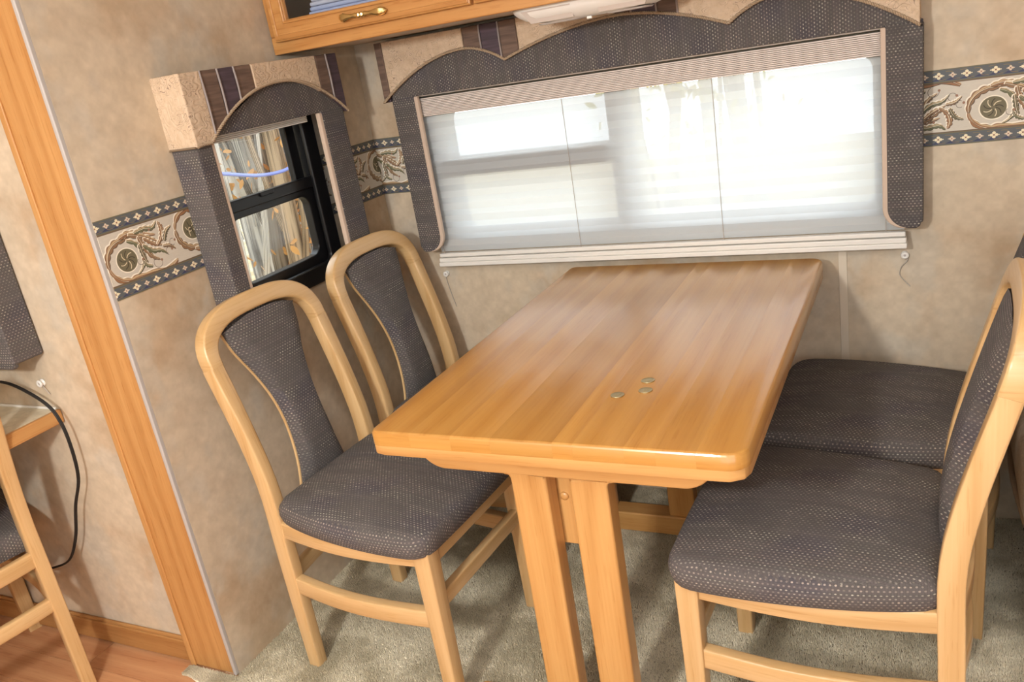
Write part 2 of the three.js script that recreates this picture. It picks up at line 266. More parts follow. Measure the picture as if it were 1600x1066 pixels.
// ---------------------------------------------------------------- the room: slide-out (z 0..1) and the main room in front of it
const SLIDE_R = 3.1, SLIDE_H = 1.98, ROOM_H = 2.12;
function wallWithHole(x0, y0, x1, y1, hole, r) { const s = roundRect(x0, y0, x1, y1, 0); if (hole) s.holes.push(roundRect(...hole, r, new THREE.Path())); return extrude(s, 0.05); }
{
  const back = struct('wall_back', uvBox(wallWithHole(-0.05, -0.05, SLIDE_R + 0.05, SLIDE_H, [0.236, 0.826, 1.436, 1.226], 0.045).translate(0, 0, -0.05)), M.paper);
  // left wall: built in its own plane (u = z) and turned
  const gl = wallWithHole(-1.038, -0.05, 0.0, SLIDE_H, [-0.70, 0.825, -0.286, 1.305], 0.04).rotateY(Math.PI / 2);   // u -> -z ; thickness -> +x
  const left = struct('wall_left', uvBox(gl.translate(-0.05, 0, 0), 'z', [0.3, 0.1]), M.paper);
  const strip = (u0, u1, place, parent, phase) => { const g = new THREE.BoxGeometry(u1 - u0, 0.1705, 0.0012); const uv = g.attributes.uv, p = g.attributes.position;
    for (let i = 0; i < p.count; i++) { uv.setXY(i, (p.getX(i) + (u0 + u1) / 2 - phase) / BP, p.getY(i) / 0.1705 + 0.5); } place(g); mesh('wallpaper_border', g, M.border, parent); };
  const by = (1.1515 + 0.981) / 2;
  for (const [a, b] of [[0.0, 0.236], [1.436, SLIDE_R]]) strip(a, b, (g) => g.translate((a + b) / 2, by, 0.0006), back, (a < 1 ? -0.02 : 1.66) - 0.171 * BP);
  for (const [a, b] of [[-1.038, -0.70], [-0.285, 0.0]]) strip(a, b, (g) => g.translate((a + b) / 2, by, 0).rotateY(Math.PI / 2).translate(0.0006, 0, 0), left, -0.985 - 0.171 * BP);
  mesh('seam_batten', rb(0.02, 0.7, 0.003, 1.337, 0.4, 0.0015, 0.001), std({ color: 0xd9ccb8, roughness: 0.5 }), back);
  struct('wall_right', uvBox(rb(0.05, SLIDE_H, 0.96, SLIDE_R + 0.025, SLIDE_H / 2, 0.483, 0.001), 'z'), M.paper);
  struct('ceiling_001', rb(SLIDE_R + 0.1, 0.05, 1.03, SLIDE_R / 2, SLIDE_H + 0.025, 0.448, 0.001), M.ceiling);
  struct('wall_main_left', uvBox(rb(2.25, ROOM_H, 0.06, -1.18, ROOM_H / 2, 0.994, 0.001), 'x', [0.2, 0.4]), M.paper);
  struct('wall_main_right', uvBox(rb(1.3, ROOM_H, 0.06, SLIDE_R + 0.7, ROOM_H / 2, 0.994, 0.001)), M.paper);
  struct('wall_main_header', uvBox(rb(SLIDE_R + 0.2, ROOM_H - SLIDE_H + 0.02, 0.06, SLIDE_R / 2, (ROOM_H + SLIDE_H) / 2 + 0.04, 0.994, 0.001)), M.paper);
  struct('wall_side_left', uvBox(rb(0.06, ROOM_H, 2.8, -2.28, ROOM_H / 2, 2.3, 0.001), 'z'), M.paper);
  struct('wall_side_right', uvBox(rb(0.06, ROOM_H, 2.8, 4.4, ROOM_H / 2, 2.3, 0.001), 'z'), M.paper);
  const front = wallWithHole(-2.3, 0, 4.42, ROOM_H, [0.9, 0.55, 3.3, 1.8], 0.04); struct('wall_front', uvBox(front.translate(0, 0, 3.66)), M.paper);  // opening for the unseen window behind the camera
  struct('ceiling', rb(6.8, 0.05, 2.85, 1.06, ROOM_H + 0.025, 2.3, 0.001), M.ceiling);
  // laminate floor of the main room, board by board near the camera's view
  const fl = struct('floor', uvBox(rb(6.8, 0.05, 2.8, 1.06, -0.037, 2.4, 0.001)), M.dark);
  const boardG = uvBox(rb(1.216, 0.008, 0.0945, 0, -0.0105, 0, 0.0012)), fr = rng(91);
  const boardM = [1, 0.93, 1.05, 0.97].map((k) => { const t = T.lam.clone(); t.offset.set(k * 7.3, k * 3.1); t.needsUpdate = true; return std({ map: t, color: tint(k), roughness: 0.38 }); });
  for (let j = 0; j < 26; j++) for (let i = 0; i < 6; i++) { const b = mesh('floor_board', boardG, boardM[Math.floor(fr() * 4)], fl); b.position.set(-1.7 + i * 1.2185 + ((j * 0.41) % 1.2) - 0.6, 0, 1.075 + j * 0.0955); b.visible = true; if (b.position.x > 4.2) fl.remove(b); }
  // oak trim board around the slide opening, grey wiper seal, baseboard
  const tr = struct('trim_1', uvBox(rb(0.148, 1.96, 0.019, -0.0855, 0.98, 1.0335, 0.004), 'y', [0.2, 0.05]), M.oak);
  mesh('edge_bead', uvBox(rb(0.018, 1.96, 0.006, -0.15, 0.98, 1.0445, 0.0028), 'y'), M.oak, tr);
  struct('trim_2', [rb(0.0105, 1.96, 0.012, -0.0055, 0.982, 1.0425, 0.003)], M.seal);
  struct('trim_3', uvBox(rb(SLIDE_R + 0.3, 0.14, 0.02, SLIDE_R / 2, 2.03, 1.036, 0.004)), M.oak);
  struct('baseboard_left', [uvBox(rb(2.0, 0.062, 0.012, -1.162, 0.031, 1.0305, 0.003), 'x', [0.4, 0.3]), uvBox(rb(2.0, 0.01, 0.008, -1.162, 0.066, 1.0285, 0.003))], std({ map: T.oak, color: tint(0.8, 0.78, 0.76), roughness: 0.5 }));
}

// carpet of the slide-out: backing with a rolled front edge, and its pile
{
  const t = thing('carpet', 'pale beige plush carpet under the dining table and chairs', 'carpet');
  const edge = (x) => 1.104 + 0.008 * Math.sin(x * 9) + 0.006 * Math.sin(x * 23 + 1) - 0.012 * smooth(-0.08, -0.15, x), start = (x) => x < 0.001 ? 1.048 : 0.002;
  const piece = (x0, x1, N) => { const rings = []; for (let i = 0; i <= N; i++) { const x = lerp(x0, x1, i / N), e = edge(x), s = start((x0 + x1) / 2); rings.push([[x, -0.02, s], [x, -0.002, s], [x, -0.002, (s + e) / 2], [x, -0.002, e - 0.014], [x, -0.004, e - 0.004], [x, -0.01, e], [x, -0.02, e]]); } return loft(rings); };
  const back = mesh('backing', [piece(0.0005, SLIDE_R, 60), piece(-0.158, -0.0005, 8)].map((g) => uvBox(g, 'x')), std({ map: T.carpet, roughness: 1, bumpMap: T.carpetBump, bumpScale: 0.004 }), t);
  const g = new THREE.ConeGeometry(0.00165, 0.0075, 4, 1).translate(0, 0.003, 0), n = 480000, inst = new THREE.InstancedMesh(g, std({ color: 0xffffff, roughness: 1 }), n), r = rng(17), m = new THREE.Matrix4(), q = new THREE.Quaternion(), e = new THREE.Euler(), c = new THREE.Color();
  for (let i = 0; i < n; i++) {
    let x, z, y = -0.004;
    if (i < 5000) { x = -0.158 + 0.16 * r(); z = 1.049 + r() * (edge(x) - 1.05); } else { x = r() * 1.95; z = 0.004 + r() * (edge(x) - 0.005); } y = -0.003;
    const u = x / 0.7, v = z / 0.7, a = smooth(0.3, 0.7, cp1(u - Math.floor(u), v - Math.floor(v))), k = 0.86 + 0.3 * r();
    e.set((r() - 0.5) * 0.7, r() * 6.28, (r() - 0.5) * 0.7); q.setFromEuler(e); const s = 0.75 + 0.6 * r();
    m.compose(V(x, y, z), q, V(s, s, s)); inst.setMatrixAt(i, m);
    const col = mix3([196, 186, 160], [234, 226, 204], a); c.setRGB(col[0] / 255, col[1] / 255, col[2] / 255, THREE.SRGBColorSpace).multiplyScalar(k); inst.setColorAt(i, c);
  }
  inst.name = 'pile'; inst.userData.kind = 'stuff'; inst.castShadow = inst.receiveShadow = true; t.add(inst);
}

// ---------------------------------------------------------------- windows
function frameRing(x0, y0, x1, y1, w, r, depth, bevel = 0.002) { const ro = r > bevel * 1.5 ? r : 0, ri = r - w * 0.6 > bevel * 1.5 ? r - w * 0.6 : 0, s = roundRect(x0, y0, x1, y1, ro); s.holes.push(roundRect(x0 + w, y0 + w, x1 - w, y1 - w, ri, new THREE.Path())); return extrude(s, depth, bevel); }
function strutG(g) { const o = new THREE.Group(); o.name = g; o.userData.kind = 'structure'; scene.add(o); return o; }
{
  const w = strutG('window_1'); // wide window in the back wall
  mesh('window_frame', [frameRing(0.226, 0.816, 1.446, 1.236, 0.03, 0.05, 0.012).translate(0, 0, -0.002), frameRing(0.238, 0.828, 1.434, 1.224, 0.02, 0.045, 0.06).translate(0, 0, -0.062)].map((g) => uvBox(g)), M.black, w);
  mesh('mullion', uvBox(rb(0.062, 0.37, 0.04, 0.784, 1.027, -0.03)), M.black, w);
  mesh('sash', [frameRing(0.252, 1.022, 0.756, 1.07, 0.001, 0.002, 0.03), rb(0.51, 0.048, 0.03, 0.505, 1.046, -0.025), rb(0.46, 0.02, 0.03, 0.505, 0.845, -0.025)].map((g) => uvBox(g)), M.black, w);
  mesh('pane', rb(0.5, 0.19, 0.003, 0.505, 0.95, -0.035, 0.001), M.glass, w); mesh('pane', rb(0.5, 0.15, 0.003, 0.505, 1.14, -0.045, 0.001), M.glass, w); mesh('pane', rb(0.62, 0.37, 0.003, 1.115, 1.026, -0.04, 0.001), M.glass, w);
  const v = strutG('window_2'); // small window in the left wall, built in the plane (u = -z)
  const turn = (g) => uvBox(g).rotateY(Math.PI / 2);
  mesh('window_frame', [turn(frameRing(-0.712, 0.818, -0.281, 1.317, 0.05, 0.05, 0.014, 0.004).translate(0, 0, -0.002)), turn(frameRing(-0.7, 0.826, -0.286, 1.304, 0.02, 0.045, 0.06).translate(0, 0, -0.062))], M.black, v);
  mesh('sash', [turn(frameRing(-0.7, 0.846, -0.306, 1.103, 0.046, 0.055, 0.026, 0.003).translate(0, 0, -0.034)), turn(frameRing(-0.7, 1.06, -0.318, 1.29, 0.038, 0.01, 0.02, 0.003).translate(0, 0, -0.05)), turn(rb(0.36, 0.03, 0.018, -0.495, 1.09, -0.008, 0.004)), turn(rb(0.05, 0.012, 0.012, -0.52, 1.1, 0.002, 0.003))], M.black, v);
  mesh('pane', turn(rb(0.33, 0.2, 0.003, -0.495, 0.975, -0.024, 0.001)), M.glass, v); mesh('pane', turn(rb(0.36, 0.2, 0.003, -0.505, 1.175, -0.042, 0.001)), M.glass, v);
  const f = strutG('unseen_window_3'); mesh('window_frame', uvBox(frameRing(0.89, 0.54, 3.31, 1.81, 0.05, 0.05, 0.07).translate(0, 0, 3.65)), M.black, f); mesh('pane', rb(2.34, 1.2, 0.004, 2.1, 1.175, 3.69, 0.001), M.glass, f);  // unseen window behind the camera, enlarged to brighten the room and under-table shade
}

// ---------------------------------------------------------------- outside: ground, trees and shrubs seen through the glass
{
  const gr = new THREE.PlaneGeometry(24, 24, 60, 60).rotateX(-Math.PI / 2).translate(0, -0.75, 0), gn = fbm(501, 9, 9, 3), p = gr.attributes.position;
  for (let i = 0; i < p.count; i++) p.setY(i, -0.75 + 0.12 * (gn((p.getX(i) + 12) / 24, (p.getZ(i) + 12) / 24) - 0.5));
  gr.computeVertexNormals(); const gt = T.carpet.clone(); gt.repeat.set(30, 30); gt.needsUpdate = true;
  const go = struct('ground', gr, std({ map: gt, color: 0xe6d8c0, roughness: 1 }));
  const r = rng(61);
  const leafG = (() => { const s = new THREE.Shape(); s.moveTo(0, 0); s.quadraticCurveTo(0.024, 0.018, 0, 0.055); s.quadraticCurveTo(-0.024, 0.018, 0, 0); return new THREE.ShapeGeometry(s, 4); })();
  const leafM = [0xd9a35e, 0xc98a4a, 0xe8cf8e, 0xcfd27a].map((c) => phy({ color: c, roughness: 0.9, transmission: 0.35, thickness: 0, side: THREE.DoubleSide }));
  function trunk(x, z, rad, h, lean, seed, o, off = V(0, 0, 0)) { const q = rng(seed), pts = [], n = 9; let dx = 0, dz = 0; for (let i = 0; i <= n; i++) { pts.push(V(off.x + dx + lean[0] * i / n, off.y + h * i / n, off.z + dz + lean[1] * i / n)); dx += (q() - 0.5) * rad * 1.2; dz += (q() - 0.5) * rad * 1.2; }
    const ridge = Array.from({ length: 28 }, () => q() * 2 - 1), rings = pts.map((c, i) => { const ring = []; const K = 28; for (let k = 0; k < K; k++) { const a = k / K * 6.2832, rr = rad * (1 - 0.3 * i / n) * (0.9 + 0.13 * ridge[k] + 0.05 * q()); ring.push([c.x + rr * Math.cos(a), c.y, c.z + rr * Math.sin(a)]); } return ring; });
    const g = loft(rings), pp = g.attributes.position, uv = g.attributes.uv; for (let i = 0; i < pp.count; i++) { const f = clamp((pp.getY(i) - off.y) / h * n, 0, n - 0.001), k = Math.floor(f), c = pts[k].clone().lerp(pts[k + 1], f - k); uv.setXY(i, Math.atan2(pp.getZ(i) - c.z, pp.getX(i) - c.x) / 6.2832, pp.getY(i) / 2 + seed * 0.13); } for (let i = 0; i < pp.count; i += 3) { const u = [0, 1, 2].map((k) => uv.getX(i + k)), hi = Math.max(...u); u.forEach((x, k) => { if (hi - x > 0.5) uv.setX(i + k, x + 1); }); } return g; }
  function tree(label, x, z, rad, h, lean, seed, group, leaves = 0, mat = 0, spread = 0.5, y0 = 1.2) {
    const t = thing('tree', label, 'tree', [x, -0.78, z], group); const bm = [M.bark, M.barkDark, M.barkTan][Math.floor(seed / 7) % 3]; mesh('trunk', trunk(x, z, rad, h, lean, seed, t), bm, t);
    const q = rng(seed + 3); for (let b = 0; b < 3; b++) { const y = h * (0.3 + 0.2 * b), a = q() * 6.28; mesh('branch', trunk(0, 0, rad * 0.35, h * 0.4, [Math.cos(a) * 0.22, Math.sin(a) * 0.22], seed + 11 + b, t, V(lean[0] * y / h, y, lean[1] * y / h)), bm, t); }
    if (leaves) { const inst = new THREE.InstancedMesh(leafG, leafM[mat], leaves), m = new THREE.Matrix4(), qq = new THREE.Quaternion(), e = new THREE.Euler(); for (let i = 0; i < leaves; i++) { e.set(q() * 6.28, q() * 6.28, q() * 6.28); qq.setFromEuler(e); const s = 0.6 + 0.8 * q(), rr = spread * Math.sqrt(q()), a = q() * 6.28; m.compose(V(rr * Math.cos(a), y0 + q() * 1.0, rr * Math.sin(a)), qq, V(s, s, s)); inst.setMatrixAt(i, m); } inst.name = 'foliage'; inst.userData.kind = 'stuff'; t.add(inst); }
  }
  // behind the small left window: a stand of grey trunks close together
  const ORD = ['first', 'second', 'third', 'fourth', 'fifth', 'sixth', 'seventh', 'eighth', 'ninth', 'tenth'];
  for (let i = 0; i < 8; i++) { const D = 1.75 + (i % 2) * 0.32, l = -0.4 + 0.105 * i + (r() - 0.5) * 0.03; tree('rough grey trunk outside the small side window, ' + ORD[i] + ' from the left in the front row', -0.66 * D + 0.73 * l, 0.5 - 0.73 * D - 0.66 * l, 0.04 + 0.022 * r(), 3.0, [(r() - 0.5) * 0.1, (r() - 0.5) * 0.1], 700 + i * 7, 'grey trunks outside the side window', [200, 0, 40, 0, 60, 240, 300, 200][i], i === 0 ? 2 : i % 2, 0.16, 1.2); }
  for (let i = 0; i < 8; i++) { const D = 3.3 + (i % 2) * 0.4, l = -0.72 + 0.19 * i; tree('broad grey trunk outside the small side window, ' + ORD[i] + ' from the left in the back row', -0.66 * D + 0.73 * l, 0.5 - 0.73 * D - 0.66 * l, 0.09 + 0.02 * r(), 4.2, [(r() - 0.5) * 0.2, (r() - 0.5) * 0.2], 800 + i * 7, 'grey trunks outside the side window', i % 3 === 0 ? 160 : 0, i % 2 ? 0 : 2, 0.25, 1.4); }
  // behind the wide back window
  tree('pale leaning tree trunk outside the wide window, leftmost of the four seen through the blind', 0.42, -1.6, 0.042, 3.2, [-0.15, 0], 951, null, 60, 3, 0.16, 1.3);
  tree('pale upright tree trunk outside the wide window, second from the left through the blind', 0.268, -1.75, 0.036, 3.4, [0.38, 0], 961, null, 60, 3, 0.2, 1.5);
  tree('slender pale tree trunk outside the wide window, third from the left through the blind', 0.74, -1.6, 0.034, 3.2, [-0.2, 0], 966, null, 50, 3, 0.2, 1.5);
  tree('pale tree trunk outside the wide window, rightmost of the four seen through the blind', 1.02, -1.6, 0.05, 3.4, [-0.48, 0], 971, null, 90, 2, 0.3, 1.7);
  { const t = thing('branch', 'yellow-leaved branch reaching across the trunks outside the wide window', 'branch', [0.34, 1.1, -1.5]); const pts = [V(-0.1, 0.06, 0.02), V(0.1, 0.02, 0), V(0.25, -0.035, 0), V(0.46, -0.11, 0.02)]; mesh('twig', tube(pts, 0.006, 20, 6), M.barkDark, t);
    const cv = new THREE.CatmullRomCurve3(pts), n = 130, inst = new THREE.InstancedMesh(leafG, phy({ color: 0xe4dc4a, roughness: 0.9, transmission: 0.35, thickness: 0, side: THREE.DoubleSide }), n), m = new THREE.Matrix4(), qq = new THREE.Quaternion(), e = new THREE.Euler(); for (let i = 0; i < n; i++) { e.set(r() * 6.28, r() * 6.28, r() * 6.28); qq.setFromEuler(e); const p = cv.getPoint(r()); m.compose(p.add(V((r() - 0.5) * 0.03, (r() - 0.6) * 0.04, (r() - 0.5) * 0.06)), qq, V(0.8, 0.8, 0.8)); inst.setMatrixAt(i, m); } inst.name = 'foliage'; inst.userData.kind = 'stuff'; t.add(inst); }
  const hose = thing('hose', 'blue hose sagging between the trunks outside the small side window', 'hose', [-1.0, 1.05, -0.5]);
  mesh('hose_line', tube([V(0, 0.04, 0.28), V(0, -0.008, 0.08), V(0, -0.036, -0.04), V(0, -0.05, -0.16), V(0, -0.045, -0.258), V(0, 0.0, -0.356), V(0, 0.05, -0.46)], 0.0075, 30, 8), std({ color: 0x8593e2, roughness: 0.4 }), hose);
}

// ---------------------------------------------------------------- blinds
{
  const t = thing('pleated_blind', 'wide white pleated blind drawn down over the long back window', 'blind', [0.835, 0.752, 0.035]);
  const W = 1.262, cx = 0, at = (x) => x - 0.835;
  // shade: sharp low pleats
  const pos = [], idx = [], pitch = 0.0365, y0 = 0.795, y1 = 1.2, n = Math.round((y1 - y0) / pitch) * 2;
  for (let i = 0; i <= n; i++) { const y = lerp(y0, y1, i / n) - 0.752, z = (i % 2 ? 0.0032 : -0.0032); for (const s of [0, 1]) pos.push(at(lerp(0.188, 0.196, i / n) + s * lerp(1.292, 1.245, i / n)), y, z); }
  for (let i = 0; i < n; i++) idx.push(i * 2, i * 2 + 1, i * 2 + 3, i * 2, i * 2 + 3, i * 2 + 2);
  let g = new THREE.BufferGeometry(); g.setAttribute('position', new THREE.Float32BufferAttribute(pos, 3)); g.setIndex(idx); g = g.toNonIndexed(); g.computeVertexNormals(); uvBox(g);
  mesh('shade', g, M.shade, t);
  const pack = []; for (let i = 0; i < 12; i++) pack.push(uvBox(rb(1.255, 0.0034, 0.03, at(0.82), 0.452 + i * 0.0043, 0.004, 0.0014)));
  pack.push(uvBox(rb(1.25, 0.05, 0.012, at(0.82), 0.476, -0.004)));
  mesh('folded_pleats', pack, M.blindPack, t);
  mesh('headrail', uvBox(rb(1.26, 0.028, 0.036, at(0.82), 0.52, 0)), M.white, t);
  mesh('bottom_rail', [rb(1.305, 0.013, 0.03, at(0.834), 0.0065, 0.002, 0.003), rb(1.302, 0.013, 0.024, at(0.834), 0.0195, 0.002, 0.003), rb(1.298, 0.012, 0.018, at(0.834), 0.034, 0.001, 0.003)].map((q) => uvBox(q)), M.white, t);
  for (const x of [0.203, 0.651, 1.052, 1.44]) mesh('lift_cord', uvBox(new THREE.CylinderGeometry(0.0009, 0.0009, 0.42, 5).translate(at(x), 0.25, 0.0052)), M.string, t);
  const s = thing('pleated_blind', 'white pleated blind gathered up at the top of the small side window', 'blind', [0.03, 1.249, 0.535]);
  mesh('headrail', uvBox(rb(0.034, 0.026, 0.39, 0, 0.033, 0, 0.003), 'z'), M.white, s);
  const p2 = []; for (let i = 0; i < 5; i++) p2.push(uvBox(rb(0.028, 0.0036, 0.385, 0, 0.0025 + i * 0.0042, 0, 0.0014), 'z')); mesh('folded_pleats', p2, M.white, s);
}

// ---------------------------------------------------------------- fabric window treatments
// built in a plane (u to the right, y up, w out of the wall); place() turns the geometry onto its wall
function rope(curve, n, r, turns) { const out = []; for (const ph of [0, Math.PI]) { const pts = []; for (let i = 0; i <= n; i++) { const t = i / n, p = curve(t), q = curve(Math.min(1, t + 0.002)), d = q.clone().sub(curve(Math.max(0, t - 0.002))).normalize(), nn = V(-d.y, d.x, 0), a = t * turns * 6.2832 + ph; pts.push(p.clone().addScaledVector(nn, Math.cos(a) * r * 0.62).add(V(0, 0, Math.sin(a) * r * 0.62))); } out.push(new THREE.TubeGeometry(new THREE.CatmullRomCurve3(pts), n, r * 0.72, 5)); } return out; }
function treatment(label, name, o, place) {
  const t = thing(name, label, 'valance', o.pos);
  const G = (g, grain = 'x') => place(uvBox(g, grain, [o.pos[0], o.pos[1] * 0.7 + o.pos[2] * 0.3]));
  const D = o.depth, bottom = (u) => o.arch(u), TH = 0.016;
  const strip = (a, b, mat, nm, puff) => { const s = new THREE.Shape(), N = Math.max(4, Math.round((b - a) / 0.012)); s.moveTo(a, o.top); for (let i = 0; i <= N; i++) { const u = lerp(a, b, i / N); s.lineTo(u, bottom(u)); } s.lineTo(b, o.top); s.closePath(); const g = extrude(s, TH + puff, 0.0035, 3).translate(0, 0, D - TH); mesh(nm, G(g), mat, t); };
  for (const [a, b, k] of o.panels) { const [mat, nm, pf] = k === 'c' ? [M.cream, 'cream_panel', 0.002] : k === 'b' ? [M.brownVelvet, 'brown_stripe', 0.001] : [M.plumVelvet, 'plum_stripe', 0.001]; strip(a + 0.0008, b - 0.0008, mat, nm, pf); }
  for (const u of o.pipes) { const y0 = bottom(u) + 0.003; mesh('piping', G(tube([V(u, y0, D + 0.002), V(u, (y0 + o.top) / 2, D + 0.003), V(u, o.top, D + 0.001)], 0.0026, 8, 6), 'y'), M.piping, t); }
  // returns of the cream band at both ends
  for (const [u, s] of [[o.u0, 1], [o.u1, -1]]) { const e = bottom(u); mesh('end_return', G(rb(0.014, o.top - e, D - TH + 0.004, u + s * 0.007, (o.top + e) / 2, (D - TH) / 2 + 0.001, 0.004)), s === o.creamEnd ? M.cream : M.plumVelvet, t); }
  // braid along the scalloped edge
  mesh('braid', rope((k) => { const u = lerp(o.u0 + 0.001, o.u1 - 0.001, k); return V(u, bottom(u) + 0.001, D + 0.003); }, Math.round((o.u1 - o.u0) * 420), 0.0034, Math.round((o.u1 - o.u0) * 95)).concat(...[o.u0 - 0.002, o.u1 + 0.002].map((u) => rope((k) => V(u, bottom(u) + 0.001, lerp(D, 0.004, k)), 40, 0.0034, 8))).map((g) => G(g)), M.braid, t);
  // dark upholstered board behind the scallops, with its straight lower edge, and the two legs
  const a = new THREE.Shape(), N = 60; a.moveTo(o.l0, o.line); a.lineTo(o.r1, o.line); for (let i = 0; i <= N; i++) { const u = lerp(o.r1, o.l0, i / N); a.lineTo(u, Math.max(bottom(u) + 0.012, o.line + 0.002)); } a.closePath();
  mesh('arched_board', G(extrude(a, 0.018, 0.004, 3).translate(0, 0, D - TH - 0.012), 'y'), M.fabric, t);
  for (const [x0, x1, outer] of [[o.l0, o.l1, -1], [o.r0, o.r1, 1]]) {
    const R = outer < 0 ? [0.012, 0.05, 0, 0] : [0.05, 0.012, 0, 0];
    const s = roundRect(x0 + (outer < 0 ? 0.004 : 0), o.legBottom, x1 - (outer > 0 ? 0.004 : 0), o.line + 0.004, R), leg = mesh('leg', [G(extrude(s, 0.016, 0.005, 3).translate(0, 0, D - TH - 0.006), 'x'), G(rb(0.014, o.line - o.legBottom - 0.012, D - 0.0075, outer < 0 ? x0 + 0.006 : x1 - 0.006, (o.line + o.legBottom) / 2 + 0.006, (D - 0.0075) / 2 + 0.001, 0.0055), 'z')], M.fabric, t);
    // the lining shows along the inner edge of the leg
    const li = roundRect(x0 + (outer < 0 ? 0.02 : -0.009), o.legBottom + 0.0, x1 + (outer < 0 ? 0.009 : -0.02), o.line, outer < 0 ? [0, 0.05, 0, 0] : [0.05, 0, 0, 0]);
    mesh('lining_edge', G(extrude(li, 0.014, 0.003, 2).translate(0, 0, D - TH - 0.0055)), M.lining, leg);
  }
  return t;
}
const circleArch = (knots) => (u) => { for (const [a, b, ya, yb, pk] of knots) if (u <= b) { const t = clamp((u - a) / (b - a), 0, 1), c = (pk[0] - a) / (b - a), e = t < c ? (c - t) / c : (t - c) / (1 - c), yl = t < c ? ya : yb; return yl + (pk[1] - yl) * (1 - Math.pow(e, pk[2] || 2)); } const k = knots[knots.length - 1]; return k[3]; };
{
  const big = { pos: [0, 0, 0], u0: 0.125, u1: 1.515, top: 1.419, depth: 0.085, line: 1.262, legBottom: 0.808, l0: 0.146, l1: 0.222, r0: 1.444, r1: 1.52,
    arch: circleArch([[0.125, 0.526, 1.256, 1.322, [0.405, 1.366, 1.9]], [0.526, 1.112, 1.322, 1.322, [0.84, 1.382, 1.8]], [1.112, 1.515, 1.322, 1.256, [1.225, 1.366, 1.9]]]),
    panels: [[0.125, 0.15, 'b'], [0.15, 0.41, 'c'], [0.41, 0.463, 'b'], [0.463, 0.519, 'p'], [0.519, 0.57, 'b'], [0.57, 0.839, 'c'], [0.839, 0.881, 'b'], [0.881, 0.944, 'p'], [0.944, 0.995, 'b'], [0.995, 1.515, 'c']], pipes: [0.463, 0.519, 0.881, 0.944, 0.995], creamEnd: -1 };
  treatment('long cream valance with three scallops and dark fabric legs around the wide back window', 'window_valance', big, (g) => g);
  // small one on the left wall: u = -z
  const sm = { pos: [0, 0, 0], u0: -0.79, u1: -0.212, top: 1.411, depth: 0.085, line: 1.267, legBottom: 0.83, l0: -0.785, l1: -0.735, r0: -0.322, r1: -0.222,
    arch: circleArch([[-0.79, -0.742, 1.252, 1.256, [-0.77, 1.255]], [-0.742, -0.212, 1.256, 1.256, [-0.47, 1.361, 2.1]]]),
    panels: [[-0.79, -0.724, 'c'], [-0.724, -0.67, 'b'], [-0.67, -0.616, 'p'], [-0.616, -0.556, 'b'], [-0.556, -0.307, 'c'], [-0.307, -0.261, 'b'], [-0.261, -0.212, 'p']], pipes: [-0.724, -0.67, -0.616, -0.261], creamEnd: 1 };
  treatment('small cream and plum valance with one arch around the side window, above the left chairs', 'window_valance', sm, (g) => g.rotateY(Math.PI / 2));
  // one on the main wall, only its right leg reaches into view
  const lf = { ...big, u0: -1.36, u1: -0.313, l0: -1.35, l1: -1.274, r0: -0.51, r1: -0.323, top: 1.411, legBottom: 0.842, arch: circleArch([[-1.36, -0.313, 1.256, 1.256, [-0.8, 1.361, 2]]]),
    panels: [[-1.36, -1.0, 'c'], [-1.0, -0.94, 'b'], [-0.94, -0.88, 'p'], [-0.88, -0.5, 'c'], [-0.5, -0.44, 'b'], [-0.44, -0.313, 'c']], pipes: [-1.0, -0.94], creamEnd: -1 };
  treatment('dark woven valance leg at the left edge of the photo above the small ledge', 'window_valance', lf, (g) => g.translate(0, 0, 1.025));
  const b = thing('pleated_blind', 'white pleated blind behind the valance leg at the left edge', 'blind', [-0.92, 0.82, 1.046]);
  mesh('shade', uvBox(rb(0.84, 0.42, 0.008, 0, 0.25, 0, 0.003)), M.blindPack, b); mesh('bottom_rail', uvBox(rb(0.86, 0.04, 0.03, 0, 0.02, 0, 0.004)), M.white, b);
}
// hold-down knobs of the blinds, each with its bit of cord
function knob(label, p, axis, tail) {
  const t = thing('blind_anchor', label, 'blind anchor', p, null), pr = [[0, 0.0], [0.0085, 0], [0.0092, 0.002], [0.0085, 0.004], [0.006, 0.0052], [0.006, 0.008], [0.0085, 0.0092], [0.0092, 0.0112], [0.0078, 0.0135], [0.004, 0.0135], [0.0035, 0.0118], [0, 0.0118]].map((q) => new THREE.Vector2(...q));
  const g = new THREE.LatheGeometry(pr, 18); if (axis === 'z') g.rotateX(Math.PI / 2); else g.rotateZ(-Math.PI / 2); mesh('spool', uvBox(g), M.white, t);
  const sc = new THREE.CylinderGeometry(0.003, 0.003, 0.0012, 10); if (axis === 'z') sc.rotateX(Math.PI / 2).translate(0, 0, 0.0122); else sc.rotateZ(-Math.PI / 2).translate(0.0122, 0, 0); mesh('screw', uvBox(sc), M.seal, t);
  const up = axis === 'z' ? V(0, 0.035, 0.012) : V(0.012, 0.035, 0); mesh('cord', [tube([V(0, 0.006, 0).add(axis === 'z' ? V(0, 0, 0.006) : V(0.006, 0, 0)), ...tail.map((q) => V(...q))], 0.0011, 20, 5)].map((q) => uvBox(q)), M.string, t);
}
knob('white blind anchor knob under the left end of the wide blind', [0.173, 0.717, 0], 'z', [[-0.004, -0.01, 0.006], [0.002, -0.06, 0.004], [0.012, -0.11, 0.003]]);
knob('white blind anchor knob with a curled cord under the right end of the wide blind', [1.48, 0.724, 0], 'z', [[0.006, -0.012, 0.006], [-0.008, -0.03, 0.005], [-0.012, -0.05, 0.004], [0.0, -0.068, 0.004], [0.012, -0.082, 0.003]]);
knob('white blind anchor knob on the side wall behind the left chairs', [0, 0.748, 0.244], 'x', [[0.006, -0.012, -0.003], [0.004, -0.05, -0.012], [0.003, -0.1, -0.03]]);
